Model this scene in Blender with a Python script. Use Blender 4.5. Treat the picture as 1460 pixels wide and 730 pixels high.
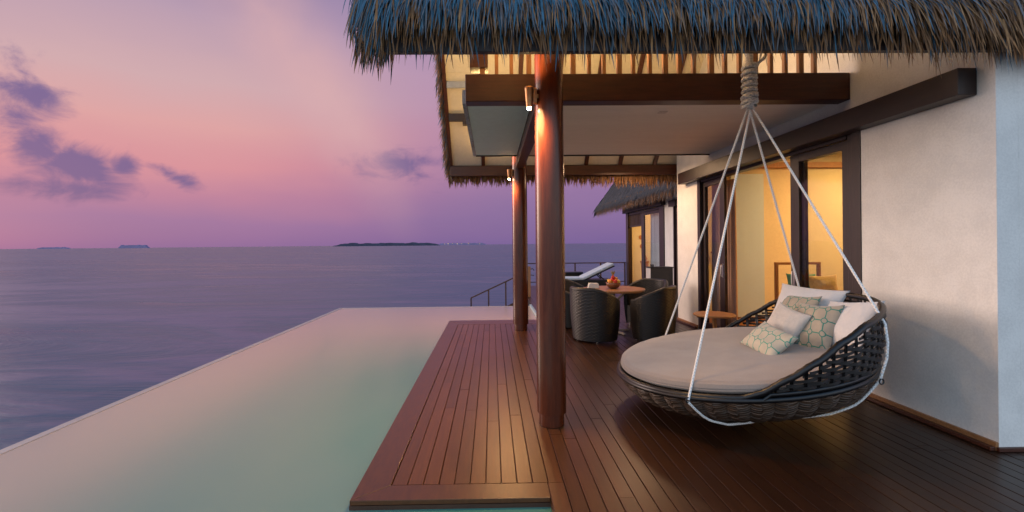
import bpy, math, random
from math import sin, cos, pi, radians as RAD, atan2, sqrt
from mathutils import Vector, Matrix, noise as mn
random.seed(7)
for _o in list(bpy.data.objects): bpy.data.objects.remove(_o)
scn = bpy.context.scene
COL = scn.collection

# ------------------------------------------------------------------ camera
cam_d = bpy.data.cameras.new('camera'); cam = bpy.data.objects.new('camera', cam_d); COL.objects.link(cam)
psi, rol = RAD(0.8), RAD(0.55)
fw = Vector((sin(psi), cos(psi), 0)); rt = Vector((cos(psi), -sin(psi), 0)); up = Vector((0, 0, 1))
r2 = rt*cos(rol) - up*sin(rol); u2 = up*cos(rol) + rt*sin(rol)
m = Matrix((r2, u2, -fw)).transposed().to_4x4(); m.translation = (0, 0, 1.5)
cam.matrix_world = m
cam_d.sensor_width = 36; cam_d.sensor_fit = 'HORIZONTAL'; cam_d.lens = 36*650/1460
cam_d.shift_x = 0.013647; cam_d.shift_y = -0.01143
cam_d.clip_start = 0.05; cam_d.clip_end = 90000
scn.camera = cam
scn.render.resolution_x, scn.render.resolution_y = 1024, 512

# ------------------------------------------------------------------ node helper
class NT:
    def __init__(s, tree): s.t = tree; s.n = tree.nodes; s.l = tree.links
    def node(s, typ, props=None, **ins):
        nd = s.n.new(typ)
        for k, v in (props or {}).items(): setattr(nd, k, v)
        for k, v in ins.items():
            k = k.replace('_', ' ')
            s.set(nd.inputs[k], v)
        return nd
    def set(s, sock, v):
        if isinstance(v, bpy.types.NodeSocket): s.l.new(v, sock)
        else:
            if sock.type == 'RGBA' and len(v) == 3: v = (*v, 1)
            sock.default_value = v
    def m(s, op, a, b=0.0, c=0.0, clamp=False):
        nd = s.n.new('ShaderNodeMath'); nd.operation = op; nd.use_clamp = clamp
        for i, v in enumerate((a, b, c)): s.set(nd.inputs[i], v)
        return nd.outputs[0]
    def mixc(s, f, a, b, mode='MIX'):
        nd = s.n.new('ShaderNodeMix'); nd.data_type = 'RGBA'; nd.blend_type = mode
        s.set(nd.inputs[0], f); s.set(nd.inputs[6], a); s.set(nd.inputs[7], b)
        return nd.outputs[2]
    def ramp(s, f, stops, interp='LINEAR'):
        nd = s.n.new('ShaderNodeValToRGB'); cr = nd.color_ramp; cr.interpolation = interp
        while len(cr.elements) < len(stops): cr.elements.new(0.5)
        for e, (p, c) in zip(cr.elements, stops):
            e.position = p; e.color = (*c, 1) if len(c) == 3 else c
        s.set(nd.inputs[0], f)
        return nd.outputs[0]
    def remap(s, v, a, b, c=0.0, d=1.0, smooth=True):
        nd = s.n.new('ShaderNodeMapRange')
        if smooth: nd.interpolation_type = 'SMOOTHSTEP'
        s.set(nd.inputs[0], v)
        for i, q in enumerate((a, b, c, d)): nd.inputs[i+1].default_value = q
        return nd.outputs[0]
    def noise(s, vec, scale, detail=3, rough=.5, dist=0):
        nd = s.n.new('ShaderNodeTexNoise')
        nd.inputs['Scale'].default_value = scale; nd.inputs['Detail'].default_value = detail
        nd.inputs['Roughness'].default_value = rough; nd.inputs['Distortion'].default_value = dist
        if vec is not None: s.l.new(vec, nd.inputs['Vector'])
        return nd.outputs[0]
    def mapping(s, vec, scale=(1, 1, 1), rot=(0, 0, 0)):
        nd = s.n.new('ShaderNodeMapping'); s.l.new(vec, nd.inputs[0])
        nd.inputs['Scale'].default_value = scale; nd.inputs['Rotation'].default_value = rot
        return nd.outputs[0]

def srgb(r, g, b):
    f = lambda c: (c/255/12.92) if c/255 <= .04045 else ((c/255+.055)/1.055)**2.4
    return (f(r), f(g), f(b))

# ------------------------------------------------------------------ world: dusk sky
w = bpy.data.worlds.new('World'); scn.world = w; w.use_nodes = True
W = NT(w.node_tree); W.n.clear()
geo = W.n.new('ShaderNodeTexCoord'); sep = W.node('ShaderNodeSeparateXYZ', Vector=geo.outputs['Generated'])
DX, DY, DZ = sep.outputs
az = W.m('ARCTAN2', DX, DY)                       # 0 = out along the deck, negative = open sea side
el = W.m('ARCSINE', DZ)
dirv = geo.outputs['Generated']
wob = W.noise(W.mapping(dirv, (1, 1, 3)), 3.0, 3)
elw = W.m('ADD', el, W.m('MULTIPLY', W.m('SUBTRACT', wob, .5), .07))
warm = W.ramp(elw, [(0.0, srgb(138, 107, 154)), (.05, srgb(152, 112, 158)), (.10, srgb(184, 124, 154)), (.15, srgb(212, 142, 152)),
                    (.225, srgb(218, 160, 160)), (.30, srgb(206, 168, 172)), (.40, srgb(182, 154, 174)), (.50, srgb(150, 130, 166)),
                    (.75, srgb(92, 118, 168)), (1.0, srgb(74, 128, 178))])
cool = W.ramp(elw, [(0.0, srgb(122, 100, 152)), (.06, srgb(134, 106, 156)), (.14, srgb(152, 116, 160)), (.24, srgb(172, 128, 164)),
                    (.36, srgb(178, 142, 174)), (.50, srgb(140, 126, 168)), (.70, srgb(96, 124, 172)), (1.0, srgb(74, 128, 178))])
azf = W.remap(az, -.55, .10)                       # warm towards the left of the view
front = W.mixc(azf, warm, cool)
back = W.ramp(el, [(0.0, (.62, .62, .66)), (.25, (.56, .65, .76)), (.6, (.33, .50, .70)), (1.0, (.12, .26, .48))])
bf = W.remap(DY, -.50, .12)
base = W.mixc(bf, back, front)
# clouds standing in the evening sky: (azimuth, elevation, half sizes, tilt, strength)
def pxdir(x, y):
    u, v = (x-710.08)/650, (348.3-y)/650
    c, s_ = cos(rol), sin(rol)
    d = r2*u + u2*v + fw
    return atan2(d.x, d.y), math.asin(d.z/d.length)
CL = [(38, 132, 46, 22, .2, .9), (12, 150, 36, 40, 0, .45), (56, 212, 36, 28, -.5, 1.15), (106, 240, 58, 30, .1, 1.2), (110, 268, 70, 18, 0, 1.1),
      (176, 237, 22, 13, 0, .95), (238, 246, 22, 8, .35, .75), (262, 258, 24, 10, .25, .95), (574, 234, 50, 12, -.05, .62), (604, 248, 34, 7, .1, .3)]
nz = W.noise(W.mapping(dirv, (1, 1, 1.7)), 13.0, 8, .62, .5)
dens = None
for (x, y, rx, ry, tl, st) in CL:
    a0, e0 = pxdir(x, y)
    sc = cos(a0)**1.0
    rx_, ry_ = rx/650*sc*sc, ry/650*sc
    du = W.m('SUBTRACT', az, a0); dv = W.m('SUBTRACT', el, e0)
    uu = W.m('ADD', W.m('MULTIPLY', du, cos(tl)/rx_), W.m('MULTIPLY', dv, -sin(tl)/rx_))
    vv = W.m('ADD', W.m('MULTIPLY', du, sin(tl)/ry_), W.m('MULTIPLY', dv, cos(tl)/ry_))
    d2 = W.m('SQRT', W.m('ADD', W.m('MULTIPLY', uu, uu), W.m('MULTIPLY', vv, vv)))
    g = W.m('MULTIPLY', W.m('SUBTRACT', 1.25, d2), st)
    dens = g if dens is None else W.m('MAXIMUM', dens, g)
dens = W.m('ADD', dens, W.m('MULTIPLY', W.m('SUBTRACT', nz, .5), 3.4))
cm = W.m('MULTIPLY', W.remap(dens, -.45, .95), .95)
base = W.mixc(cm, base, W.mixc(W.remap(el, .1, .4), (*srgb(112, 90, 142), 1), (*srgb(108, 94, 146), 1)))
# thin high veil catching the last light
sa, se = pxdir(400, 45)
va = W.m('ADD', W.m('MULTIPLY', W.m('SUBTRACT', az, sa), .75), W.m('MULTIPLY', W.m('SUBTRACT', el, se), .66))
vb = W.m('ADD', W.m('MULTIPLY', W.m('SUBTRACT', az, sa), -.66), W.m('MULTIPLY', W.m('SUBTRACT', el, se), -.75))
veil = W.m('MULTIPLY', W.remap(W.m('ABSOLUTE', va), .0, .12, 1, 0), W.remap(W.m('ABSOLUTE', W.m('SUBTRACT', az, sa)), .05, .3, 1, 0))
base = W.mixc(W.m('MULTIPLY', veil, W.m('MULTIPLY', W.noise(W.mapping(dirv, (2, 2, 2)), 4, 4), 1.3)), base, (*srgb(214, 170, 172), 1))
base = W.mixc(1.0, base, W.mixc(bf, (1.08, 1.08, 1.08, 1), (.60, .595, .60, 1)), 'MULTIPLY')
# afterglow outside the view, boosted to light walls and posts from the left
gl_ = W.m('MULTIPLY', W.remap(W.m('ABSOLUTE', W.m('ADD', az, 1.50)), .08, .46, 1, 0), W.remap(W.m('ABSOLUTE', W.m('SUBTRACT', el, .10)), .05, .45, 1, 0))
base = W.mixc(gl_, base, (2.3, 1.62, 1.25, 1))
below = W.remap(el, -.02, 0.0)
base = W.mixc(below, (*srgb(60, 55, 85), 1), base)
bg1 = W.node('ShaderNodeBackground', Color=base, Strength=1.0)
sky = W.node('ShaderNodeTexSky', {'sky_type': 'NISHITA', 'sun_disc': False, 'sun_elevation': RAD(1.5), 'sun_rotation': RAD(-62)})
bg2 = W.node('ShaderNodeBackground', Color=sky.outputs[0], Strength=.008)
add = W.n.new('ShaderNodeAddShader'); W.l.new(bg1.outputs[0], add.inputs[0]); W.l.new(bg2.outputs[0], add.inputs[1])
wo = W.n.new('ShaderNodeOutputWorld'); W.l.new(add.outputs[0], wo.inputs[0])

# last glow of the sun, low over the sea on the left
sl = bpy.data.lights.new('sun', 'SUN'); sl.energy = .8; sl.angle = RAD(20); sl.color = (1, .78, .66)
so = bpy.data.objects.new('sun', sl); COL.objects.link(so)
so.rotation_euler = Vector((sin(RAD(62))*cos(RAD(9)), -cos(RAD(62))*cos(RAD(9)), -sin(RAD(9)))).to_track_quat('-Z', 'Y').to_euler()

vs = scn.view_settings; vs.view_transform = 'Standard'; vs.look = 'None'; vs.exposure = 0.75; vs.gamma = 1; vs.use_curve_mapping = False
scn.render.engine = 'CYCLES'
cy = scn.cycles; cy.use_denoising = True; cy.max_bounces = 8; cy.transparent_max_bounces = 16; cy.caustics_reflective = False; cy.caustics_refractive = False
cy.sample_clamp_indirect = 4.0

# ------------------------------------------------------------------ mesh helpers
class MB:
    def __init__(s): s.v = []; s.f = []
    def quad(s, a, b, c, d):
        i = len(s.v); s.v += [tuple(a), tuple(b), tuple(c), tuple(d)]; s.f.append((i, i+1, i+2, i+3)); return s
    def box(s, x0, x1, y0, y1, z0, z1):
        i = len(s.v)
        s.v += [(x0, y0, z0), (x1, y0, z0), (x1, y1, z0), (x0, y1, z0), (x0, y0, z1), (x1, y0, z1), (x1, y1, z1), (x0, y1, z1)]
        for q in ((0, 3, 2, 1), (4, 5, 6, 7), (0, 1, 5, 4), (1, 2, 6, 5), (2, 3, 7, 6), (3, 0, 4, 7)): s.f.append(tuple(i+k for k in q))
        return s
    def prism(s, poly, axis, a, b):
        """poly = 2D points; extruded from a to b along axis"""
        n = len(poly); i = len(s.v)
        def P(p, t): return {'x': (t, p[0], p[1]), 'y': (p[0], t, p[1]), 'z': (p[0], p[1], t)}[axis]
        s.v += [P(p, a) for p in poly] + [P(p, b) for p in poly]
        s.f.append(tuple(i+k for k in range(n))[::-1]); s.f.append(tuple(i+n+k for k in range(n)))
        for k in range(n): s.f.append((i+k, i+(k+1) % n, i+n+(k+1) % n, i+n+k))
        return s
    def bar(s, a, b, w, h, upv=(0, 0, 1)):
        a, b = Vector(a), Vector(b); d = (b-a).normalized(); upv = Vector(upv)
        r = d.cross(upv)
        if r.length < 1e-4: r = d.cross(Vector((1, 0, 0)))
        r.normalize(); u = r.cross(d).normalized(); i = len(s.v)
        for p in (a, b):
            for (x, y) in ((-1, -1), (1, -1), (1, 1), (-1, 1)): s.v.append(tuple(p + r*x*w/2 + u*y*h/2))
        for q in ((0, 3, 2, 1), (4, 5, 6, 7), (0, 1, 5, 4), (1, 2, 6, 5), (2, 3, 7, 6), (3, 0, 4, 7)): s.f.append(tuple(i+k for k in q))
        return s
    def tube(s, pts, r, n=8, closed=False, caps=True):
        pts = [Vector(p) for p in pts]; N = len(pts); i0 = len(s.v)
        rr = r if hasattr(r, '__len__') else [r]*N
        t0 = (pts[1]-pts[0]).normalized(); nrm = t0.orthogonal().normalized()
        for k in range(N):
            if closed: t = (pts[(k+1) % N]-pts[k-1]).normalized()
            else: t = (pts[min(k+1, N-1)]-pts[max(k-1, 0)]).normalized()
            nrm = (nrm - t*nrm.dot(t)).normalized(); bn = t.cross(nrm)
            for j in range(n):
                a = 2*pi*j/n; s.v.append(tuple(pts[k] + (nrm*cos(a)+bn*sin(a))*rr[k]))
        for k in range(N if closed else N-1):
            k2 = (k+1) % N
            for j in range(n): s.f.append((i0+k*n+j, i0+k*n+(j+1) % n, i0+k2*n+(j+1) % n, i0+k2*n+j))
        if caps and not closed:
            s.f.append(tuple(i0+j for j in range(n))[::-1]); s.f.append(tuple(i0+(N-1)*n+j for j in range(n)))
        return s
    def lathe(s, prof, n=32, c=(0, 0, 0)):
        i0 = len(s.v); m = len(prof)
        for (r, z) in prof:
            for j in range(n):
                a = 2*pi*j/n; s.v.append((c[0]+r*cos(a), c[1]+r*sin(a), c[2]+z))
        for k in range(m-1):
            for j in range(n): s.f.append((i0+k*n+j, i0+k*n+(j+1) % n, i0+(k+1)*n+(j+1) % n, i0+(k+1)*n+j))
        for row, rev in ((0, True), (m-1, False)):      # end caps on their own vertices, so smooth shading stays crisp
            q = len(s.v); s.v += [s.v[i0+row*n+j] for j in range(n)]; f_ = tuple(q+j for j in range(n)); s.f.append(f_[::-1] if rev else f_)
        return s
    def grid(s, fn, nu, nv, cu=False):
        i0 = len(s.v)
        for a in range(nu):
            for b in range(nv): s.v.append(tuple(fn(a/(nu if cu else nu-1), b/(nv-1))))
        for a in range(nu if cu else nu-1):
            a2 = (a+1) % nu
            for b in range(nv-1): s.f.append((i0+a*nv+b, i0+a2*nv+b, i0+a2*nv+b+1, i0+a*nv+b+1))
        return s
    def ball(s, c, r, n=12):
        s.grid(lambda u, v: (c[0]+r*sin(pi*v)*cos(2*pi*u), c[1]+r*sin(pi*v)*sin(2*pi*u), c[2]-r*cos(pi*v)), n, n//2+1, True); return s
    def build(s, name, mat, parent=None, smooth=False, bevel=0, mw=None):
        me = bpy.data.meshes.new(name); me.from_pydata(s.v, [], s.f); me.update()
        if smooth: me.polygons.foreach_set('use_smooth', [True]*len(me.polygons))
        o = bpy.data.objects.new(name, me); COL.objects.link(o); me.materials.append(mat)
        if parent: o.parent = parent
        if mw is not None: o.matrix_world = mw
        if bevel:
            b = o.modifiers.new('bevel', 'BEVEL'); b.width = bevel; b.segments = 2; b.limit_method = 'ANGLE'
        if smooth == 'auto':
            pass
        return o

def tag(o, label, cat, group=None, kind=None):
    if label: o['label'] = label
    if cat: o['category'] = cat
    if group: o['group'] = group
    if kind: o['kind'] = kind
    return o
def empty(name, loc, label, cat, group=None, rz=0):
    o = bpy.data.objects.new(name, None); COL.objects.link(o); o.location = loc; o.rotation_euler = (0, 0, rz); o.empty_display_size = .1
    return tag(o, label, cat, group)
def struct(o, label=None): o['kind'] = 'structure'; o['label'] = label or o.name; return o
def copy_tree(o, parent=None):
    c = o.copy(); COL.objects.link(c); c.parent = parent
    for ch in list(o.children): copy_tree(ch, c)
    return c

# ------------------------------------------------------------------ materials
def newmat(name):
    mt = bpy.data.materials.new(name); mt.use_nodes = True
    t = NT(mt.node_tree); t.n.clear()
    out = t.n.new('ShaderNodeOutputMaterial'); p = t.n.new('ShaderNodeBsdfPrincipled'); t.l.new(p.outputs[0], out.inputs[0])
    return mt, t, p, out
def bump(t, p, h, strength=.3, dist=.01):
    b = t.node('ShaderNodeBump', Height=h, Strength=strength, Distance=dist); t.l.new(b.outputs[0], p.inputs['Normal']); return b
def wood(name, c1, c2, rough=.4, scale=(1, 1, 1), coat=0, island=False, bumpd=.002, croug=.15, vary=.6):
    mt, t, p, _ = newmat(name)
    tc = t.n.new('ShaderNodeTexCoord'); g = t.n.new('ShaderNodeNewGeometry')
    v = tc.outputs['Object']
    if island:
        off = t.m('MULTIPLY', g.outputs['Random Per Island'], 37.0)
        cmb = t.node('ShaderNodeCombineXYZ', X=off, Y=off, Z=off)
        va = t.n.new('ShaderNodeVectorMath'); va.operation = 'ADD'; t.l.new(v, va.inputs[0]); t.l.new(cmb.outputs[0], va.inputs[1]); v = va.outputs[0]
    mp = t.mapping(v, scale)
    n1 = t.noise(mp, 6, 6, .6, .4); n2 = t.noise(mp, 40, 3, .6)
    f = t.m('ADD', t.m('MULTIPLY', n1, .75), t.m('MULTIPLY', n2, .25))
    f = t.remap(f, .32, .68, smooth=False)
    if island: f = t.m('ADD', t.m('MULTIPLY', f, 1-vary), t.m('MULTIPLY', g.outputs['Random Per Island'], vary))
    col = t.mixc(f, (*c1, 1), (*c2, 1)); t.l.new(col, p.inputs['Base Color'])
    big = t.noise(tc.outputs['Object'], 1.3, 4)
    t.l.new(t.m('ADD', rough-.09, t.m('ADD', t.m('MULTIPLY', n1, .10), t.m('MULTIPLY', big, .10))), p.inputs['Roughness'])
    if coat: p.inputs['Coat Weight'].default_value = coat; p.inputs['Coat Roughness'].default_value = croug
    bump(t, p, t.m('ADD', n2, t.m('MULTIPLY', n1, .5)), .35, bumpd)
    return mt
def plain(name, c, rough=.6, nscale=30, var=.12, bd=.002, bs=.3, metal=0, stretch=(1, 1, 1), sheen=0):
    mt, t, p, _ = newmat(name)
    tc = t.n.new('ShaderNodeTexCoord'); mp = t.mapping(tc.outputs['Object'], stretch)
    n1 = t.noise(mp, nscale, 4, .6); n0 = t.noise(mp, nscale*.07, 3)
    f = t.m('ADD', t.m('MULTIPLY', n1, .5), t.m('MULTIPLY', n0, .5))
    a = tuple(min(1, x*(1-var)) for x in c); b = tuple(min(1, x*(1+var)) for x in c)
    t.l.new(t.mixc(t.remap(f, .35, .65), (*a, 1), (*b, 1)), p.inputs['Base Color'])
    p.inputs['Roughness'].default_value = rough; p.inputs['Metallic'].default_value = metal
    if sheen: p.inputs['Sheen Weight'].default_value = sheen
    bump(t, p, n1, bs, bd)
    return mt

M = {}
M['deck'] = wood('deck_boards', (.056, .0185, .0062), (.150, .051, .0155), .33, (9, .55, 9), island=True, vary=.42, bumpd=.0005)
[n for n in M['deck'].node_tree.nodes if n.type == 'BSDF_PRINCIPLED'][0].inputs['Specular IOR Level'].default_value = .38
# shade under the roof painted into the board colour, brighter out in the open
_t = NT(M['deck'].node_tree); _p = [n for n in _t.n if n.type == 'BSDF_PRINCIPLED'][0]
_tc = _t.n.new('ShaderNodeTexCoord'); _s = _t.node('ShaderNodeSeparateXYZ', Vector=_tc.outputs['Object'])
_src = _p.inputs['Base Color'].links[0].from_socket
_roof_shade = _t.remap(_t.m('ADD', _s.outputs[0], _t.m('MULTIPLY', _t.noise(_tc.outputs['Object'], 1.1, 4), .9)), .1, 2.2)
_t.l.new(_t.mixc(_roof_shade, _t.mixc(1.0, _src, (1.12, 1.10, .95, 1), 'MULTIPLY'), _t.mixc(1.0, _src, (.25, .25, .28, 1), 'MULTIPLY')), _p.inputs['Base Color'])
M['deckframe'] = wood('deck_frame_wood', (.074, .024, .0075), (.130, .043, .0135), .33, (6, 1.2, 6), bumpd=.0006)
M['fascia'] = wood('fascia_wood', (.05, .022, .014), (.09, .038, .022), .45, (1, 6, 6))
M['post'] = wood('varnished_post_wood', (.050, .0100, .0035), (.120, .026, .0085), .22, (5, 5, .45), coat=.10, bumpd=.001, croug=.22)
[n for n in M['post'].node_tree.nodes if n.type == 'BSDF_PRINCIPLED'][0].inputs['Specular IOR Level'].default_value = .36
M['beam'] = wood('beam_wood', (.040, .0095, .004), (.085, .021, .008), .42, (.6, 6, 6))
M['darkbeam'] = wood('dark_beam_wood', (.012, .005, .0045), (.022, .009, .008), .42, (6, .6, 6))
M['frame'] = wood('dark_door_wood', (.014, .006, .005), (.028, .011, .009), .38, (6, 6, .6))
M['teak'] = wood('teak', (.24, .10, .036), (.38, .18, .07), .42, (1.2, 7, 7))
M['slat'] = wood('slat_wood', (.30, .13, .05), (.42, .20, .08), .5, (6, 6, .6))
M['rail'] = wood('rail_wood', (.06, .028, .020), (.10, .045, .03), .5, (1, 6, 6))
M['wall'] = plain('plaster_wall', (.80, .77, .72), .85, 60, .07, .004, .35)
M['ceiling'] = plain('painted_ceiling', (.88, .87, .85), .8, 14, .04, .002, .15, stretch=(.4, 3, 1))
M['soffit'] = plain('soffit_board', (.62, .57, .47), .8, 20, .06, .002, .2)
M['inside'] = plain('inside_wall', (.66, .58, .42), .8, 25, .05, .002, .15)
M['insideceil'] = plain('inside_ceiling', (.7, .72, .72), .8, 25, .03, .002, .1)
M['sub'] = plain('dark_joists', (.02, .012, .009), .8)
M['metal'] = plain('dark_metal', (.05, .04, .04), .4, 30, .1, .001, .1, metal=.8)
M['steel'] = plain('brushed_steel', (.55, .54, .52), .3, 40, .1, .001, .1, metal=1)
M['copper'] = plain('copper_lamp', (.45, .22, .10), .38, 40, .15, .001, .1, metal=.85)
M['white'] = plain('white_fabric', (.66, .64, .63), .9, 40, .04, .003, .3, sheen=.3)
M['cream'] = plain('cream_fabric', (.60, .54, .48), .9, 50, .07, .004, .5, sheen=.3)
M['mattress'] = plain('taupe_fabric', (.29, .24, .205), .92, 90, .07, .003, .35, sheen=.3)
M['green'] = plain('green_fabric', (.10, .34, .22), .9, 60, .1, .003, .4, sheen=.3)
M['gold'] = plain('gold_fabric', (.60, .42, .18), .9, 60, .12, .004, .5, sheen=.3)
M['bone'] = plain('pale_coping', (.45, .52, .52), .5, 30, .08)
M['basin'] = plain('pool_tile', (.10, .14, .14), .5, 30, .1)
M['paper'] = plain('white_box', (.7, .68, .62), .5, 30, .03)
M['cableblack'] = plain('black_strand', (.012, .011, .013), .45)

def glassmat():
    mt, t, p, out = newmat('window_glass'); t.n.remove(p)
    tr = t.node('ShaderNodeBsdfTransparent', Color=(.93, .95, .94, 1)); gl = t.node('ShaderNodeBsdfGlossy', Color=(1, 1, 1, 1), Roughness=0.0)
    fr = t.node('ShaderNodeFresnel', IOR=1.5); mx = t.n.new('ShaderNodeMixShader'); g = t.n.new('ShaderNodeNewGeometry')
    t.l.new(t.m('MULTIPLY', fr.outputs[0], t.m('SUBTRACT', 1.0, g.outputs['Backfacing'])), mx.inputs[0]); t.l.new(tr.outputs[0], mx.inputs[1]); t.l.new(gl.outputs[0], mx.inputs[2]); t.l.new(mx.outputs[0], out.inputs[0])
    return mt
M['glass'] = glassmat()
def emis(name, c, s):
    mt, t, p, out = newmat(name); t.n.remove(p); e = t.node('ShaderNodeEmission', Color=(*c, 1), Strength=s); t.l.new(e.outputs[0], out.inputs[0]); return mt
M['bulb'] = emis('lamp_glow', (1, .72, .35), 60)
M['shore'] = emis('shore_lamp_glow', (1, .62, .3), 1.1)

def thatchmat(name, cols, rough=.75):
    mt, t, p, _ = newmat(name)
    g = t.n.new('ShaderNodeNewGeometry'); tc = t.n.new('ShaderNodeTexCoord')
    r = g.outputs['Random Per Island']
    c = t.ramp(r, [(i/(len(cols)-1), q) for i, q in enumerate(cols)])
    n = t.noise(t.mapping(tc.outputs['Object'], (1, 1, .3)), 60, 3)
    c = t.mixc(t.remap(n, .3, .7, 0, .4), c, (.04, .04, .045, 1))
    t.l.new(c, p.inputs['Base Color']); p.inputs['Roughness'].default_value = rough
    p.inputs['Specular IOR Level'].default_value = .3
    return mt
M['thatch'] = thatchmat('weathered_skyblue_thatch', [(.022, .085, .135), (.065, .20, .30), (.04, .13, .21), (.12, .22, .31), (.22, .16, .13), (.05, .16, .26)])  # blue of the dusk sky mixed into the weathered leaf colours
M['thatchdry'] = thatchmat('dry_thatch', [(.17, .075, .030), (.42, .20, .075), (.24, .12, .05), (.48, .25, .10), (.19, .12, .08)])
M['thatchbed'] = plain('thatch_underlay', (.03, .026, .024), .95, 50, .3, .01, .6, stretch=(4, 4, 1))

def wicker(name, c1, c2, su=60, sv=140, d=.006, rough=.42):
    """woven strands: vertical stakes crossed by thin horizontal strands (needs UV in metres)"""
    mt, t, p, _ = newmat(name)
    tc = t.n.new('ShaderNodeTexCoord'); s = t.node('ShaderNodeSeparateXYZ', Vector=tc.outputs['UV'])
    u = t.m('MULTIPLY', s.outputs[0], su*2*pi/2); v = t.m('MULTIPLY', s.outputs[1], sv*2*pi/2)
    row = t.m('FLOOR', t.m('DIVIDE', v, pi))
    uo = t.m('ADD', u, t.m('MULTIPLY', t.m('MODULO', row, 2.0), pi))
    hv = t.m('ABSOLUTE', t.m('SINE', v)); hu = t.m('ADD', .5, t.m('MULTIPLY', t.m('SINE', uo), .5))
    h = t.m('MULTIPLY', t.m('POWER', hv, .6), t.m('ADD', .35, t.m('MULTIPLY', hu, .65)))
    n = t.noise(tc.outputs['Object'], 25, 3)
    f = t.m('MULTIPLY', h, t.m('ADD', .5, n))
    t.l.new(t.mixc(f, (*c1, 1), (*c2, 1)), p.inputs['Base Color'])
    p.inputs['Roughness'].default_value = rough
    bump(t, p, h, .9, d)
    return mt
M['wicker'] = wicker('chair_wicker', (.0015, .0013, .0014), (.0105, .0072, .0075), 26, 48)
M['basket'] = wicker('basket_wicker', (.011, .006, .003), (.14, .078, .044), 7, 62, .008)
M['strand'] = plain('dark_wicker_strand', (.0055, .0042, .0042), .38, 60, .35, .002, .3)
M['rim'] = plain('bound_rim', (.005, .004, .0045), .38, 60, .3, .002, .3)

def ropemat():
    mt, t, p, _ = newmat('white_rope')
    tc = t.n.new('ShaderNodeTexCoord'); s = t.node('ShaderNodeSeparateXYZ', Vector=tc.outputs['UV'])
    k = t.m('SINE', t.m('ADD', t.m('MULTIPLY', s.outputs[0], 4*pi), t.m('MULTIPLY', s.outputs[1], 260.0)))
    k2 = t.m('SINE', t.m('SUBTRACT', t.m('MULTIPLY', s.outputs[0], 4*pi), t.m('MULTIPLY', s.outputs[1], 260.0)))
    h = t.m('MAXIMUM', k, k2)
    t.l.new(t.mixc(t.remap(h, -.6, .6), (.68, .66, .62, 1), (.90, .88, .85, 1)), p.inputs['Base Color'])
    p.inputs['Roughness'].default_value = .8; bump(t, p, h, .5, .004)
    return mt
M['rope'] = ropemat()

def trellis(name, ground, line, freq):
    """printed trellis pattern, laid out in the cushion's own object space (x across, z up)"""
    mt, t, p, _ = newmat(name)
    tc = t.n.new('ShaderNodeTexCoord'); s = t.node('ShaderNodeSeparateXYZ', Vector=tc.outputs['Object'])
    x, z = s.outputs[0], s.outputs[2]
    u = t.m('MULTIPLY', t.m('ADD', x, t.m('MULTIPLY', z, .15)), freq); v = t.m('MULTIPLY', z, freq*.88)
    cu, cv = t.m('COSINE', u), t.m('COSINE', v)
    sm = t.m('ADD', cu, cv)
    ring = t.remap(t.m('ABSOLUTE', t.m('ADD', sm, 1.25)), .14, .30, 1, 0)
    out = t.m('GREATER_THAN', sm, -1.25)
    # connecting bars between the small diamonds
    bu = t.remap(t.m('ABSOLUTE', t.m('ADD', cu, 1.0)), .012, .050, 1, 0); bv = t.remap(t.m('ABSOLUTE', t.m('ADD', cv, 1.0)), .012, .050, 1, 0)
    bars = t.m('MULTIPLY', t.m('MAXIMUM', bu, bv), out)
    ln = t.m('MAXIMUM', ring, bars)
    n = t.noise(tc.outputs['Object'], 160, 2); n2 = t.noise(tc.outputs['Object'], 9, 3)
    gcol = t.mixc(t.remap(n2, .35, .65), (*[q*.88 for q in ground], 1), (*ground, 1))
    t.l.new(t.mixc(t.m('MULTIPLY', ln, .92), gcol, (*line, 1)), p.inputs['Base Color'])
    p.inputs['Roughness'].default_value = .9; p.inputs['Sheen Weight'].default_value = .3
    bump(t, p, t.m('ADD', n, ln), .3, .002)
    return mt
M['trellis'] = trellis('trellis_print', (.44, .37, .28), (.0, .20, .15), 62)
M['trellis_small'] = trellis('small_trellis_print', (.56, .49, .37), (.02, .30, .22), 72)

# ------------------------------------------------------------------ sea, pool, islands
mt, t, p, _ = newmat('sea_water')
tc = t.n.new('ShaderNodeTexCoord'); ob = tc.outputs['Object']
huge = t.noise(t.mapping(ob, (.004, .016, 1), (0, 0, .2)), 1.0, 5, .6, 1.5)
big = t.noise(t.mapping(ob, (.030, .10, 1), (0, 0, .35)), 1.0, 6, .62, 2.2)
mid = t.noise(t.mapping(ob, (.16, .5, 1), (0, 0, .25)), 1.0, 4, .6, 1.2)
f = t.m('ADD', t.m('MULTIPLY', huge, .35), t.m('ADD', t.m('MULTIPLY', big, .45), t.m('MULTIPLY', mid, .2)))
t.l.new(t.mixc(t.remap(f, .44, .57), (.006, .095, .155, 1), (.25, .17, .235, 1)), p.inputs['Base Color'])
t.l.new(t.remap(f, .38, .62, .26, .50), p.inputs['Roughness']); p.inputs['IOR'].default_value = 1.30
bump(t, p, t.m('ADD', t.m('MULTIPLY', mid, .6), t.m('MULTIPLY', big, 3.0)), .13, .8)
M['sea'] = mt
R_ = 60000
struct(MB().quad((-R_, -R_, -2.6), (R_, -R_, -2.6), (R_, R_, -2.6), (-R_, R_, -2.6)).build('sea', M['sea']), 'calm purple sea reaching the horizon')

mt, t, p, _ = newmat('pool_water')
tc = t.n.new('ShaderNodeTexCoord'); ob = tc.outputs['Object']
sp = t.node('ShaderNodeSeparateXYZ', Vector=ob)
s1 = t.noise(t.mapping(ob, (.35, .12, 1), (0, 0, .15)), 1.0, 3, .5, .6)
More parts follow.
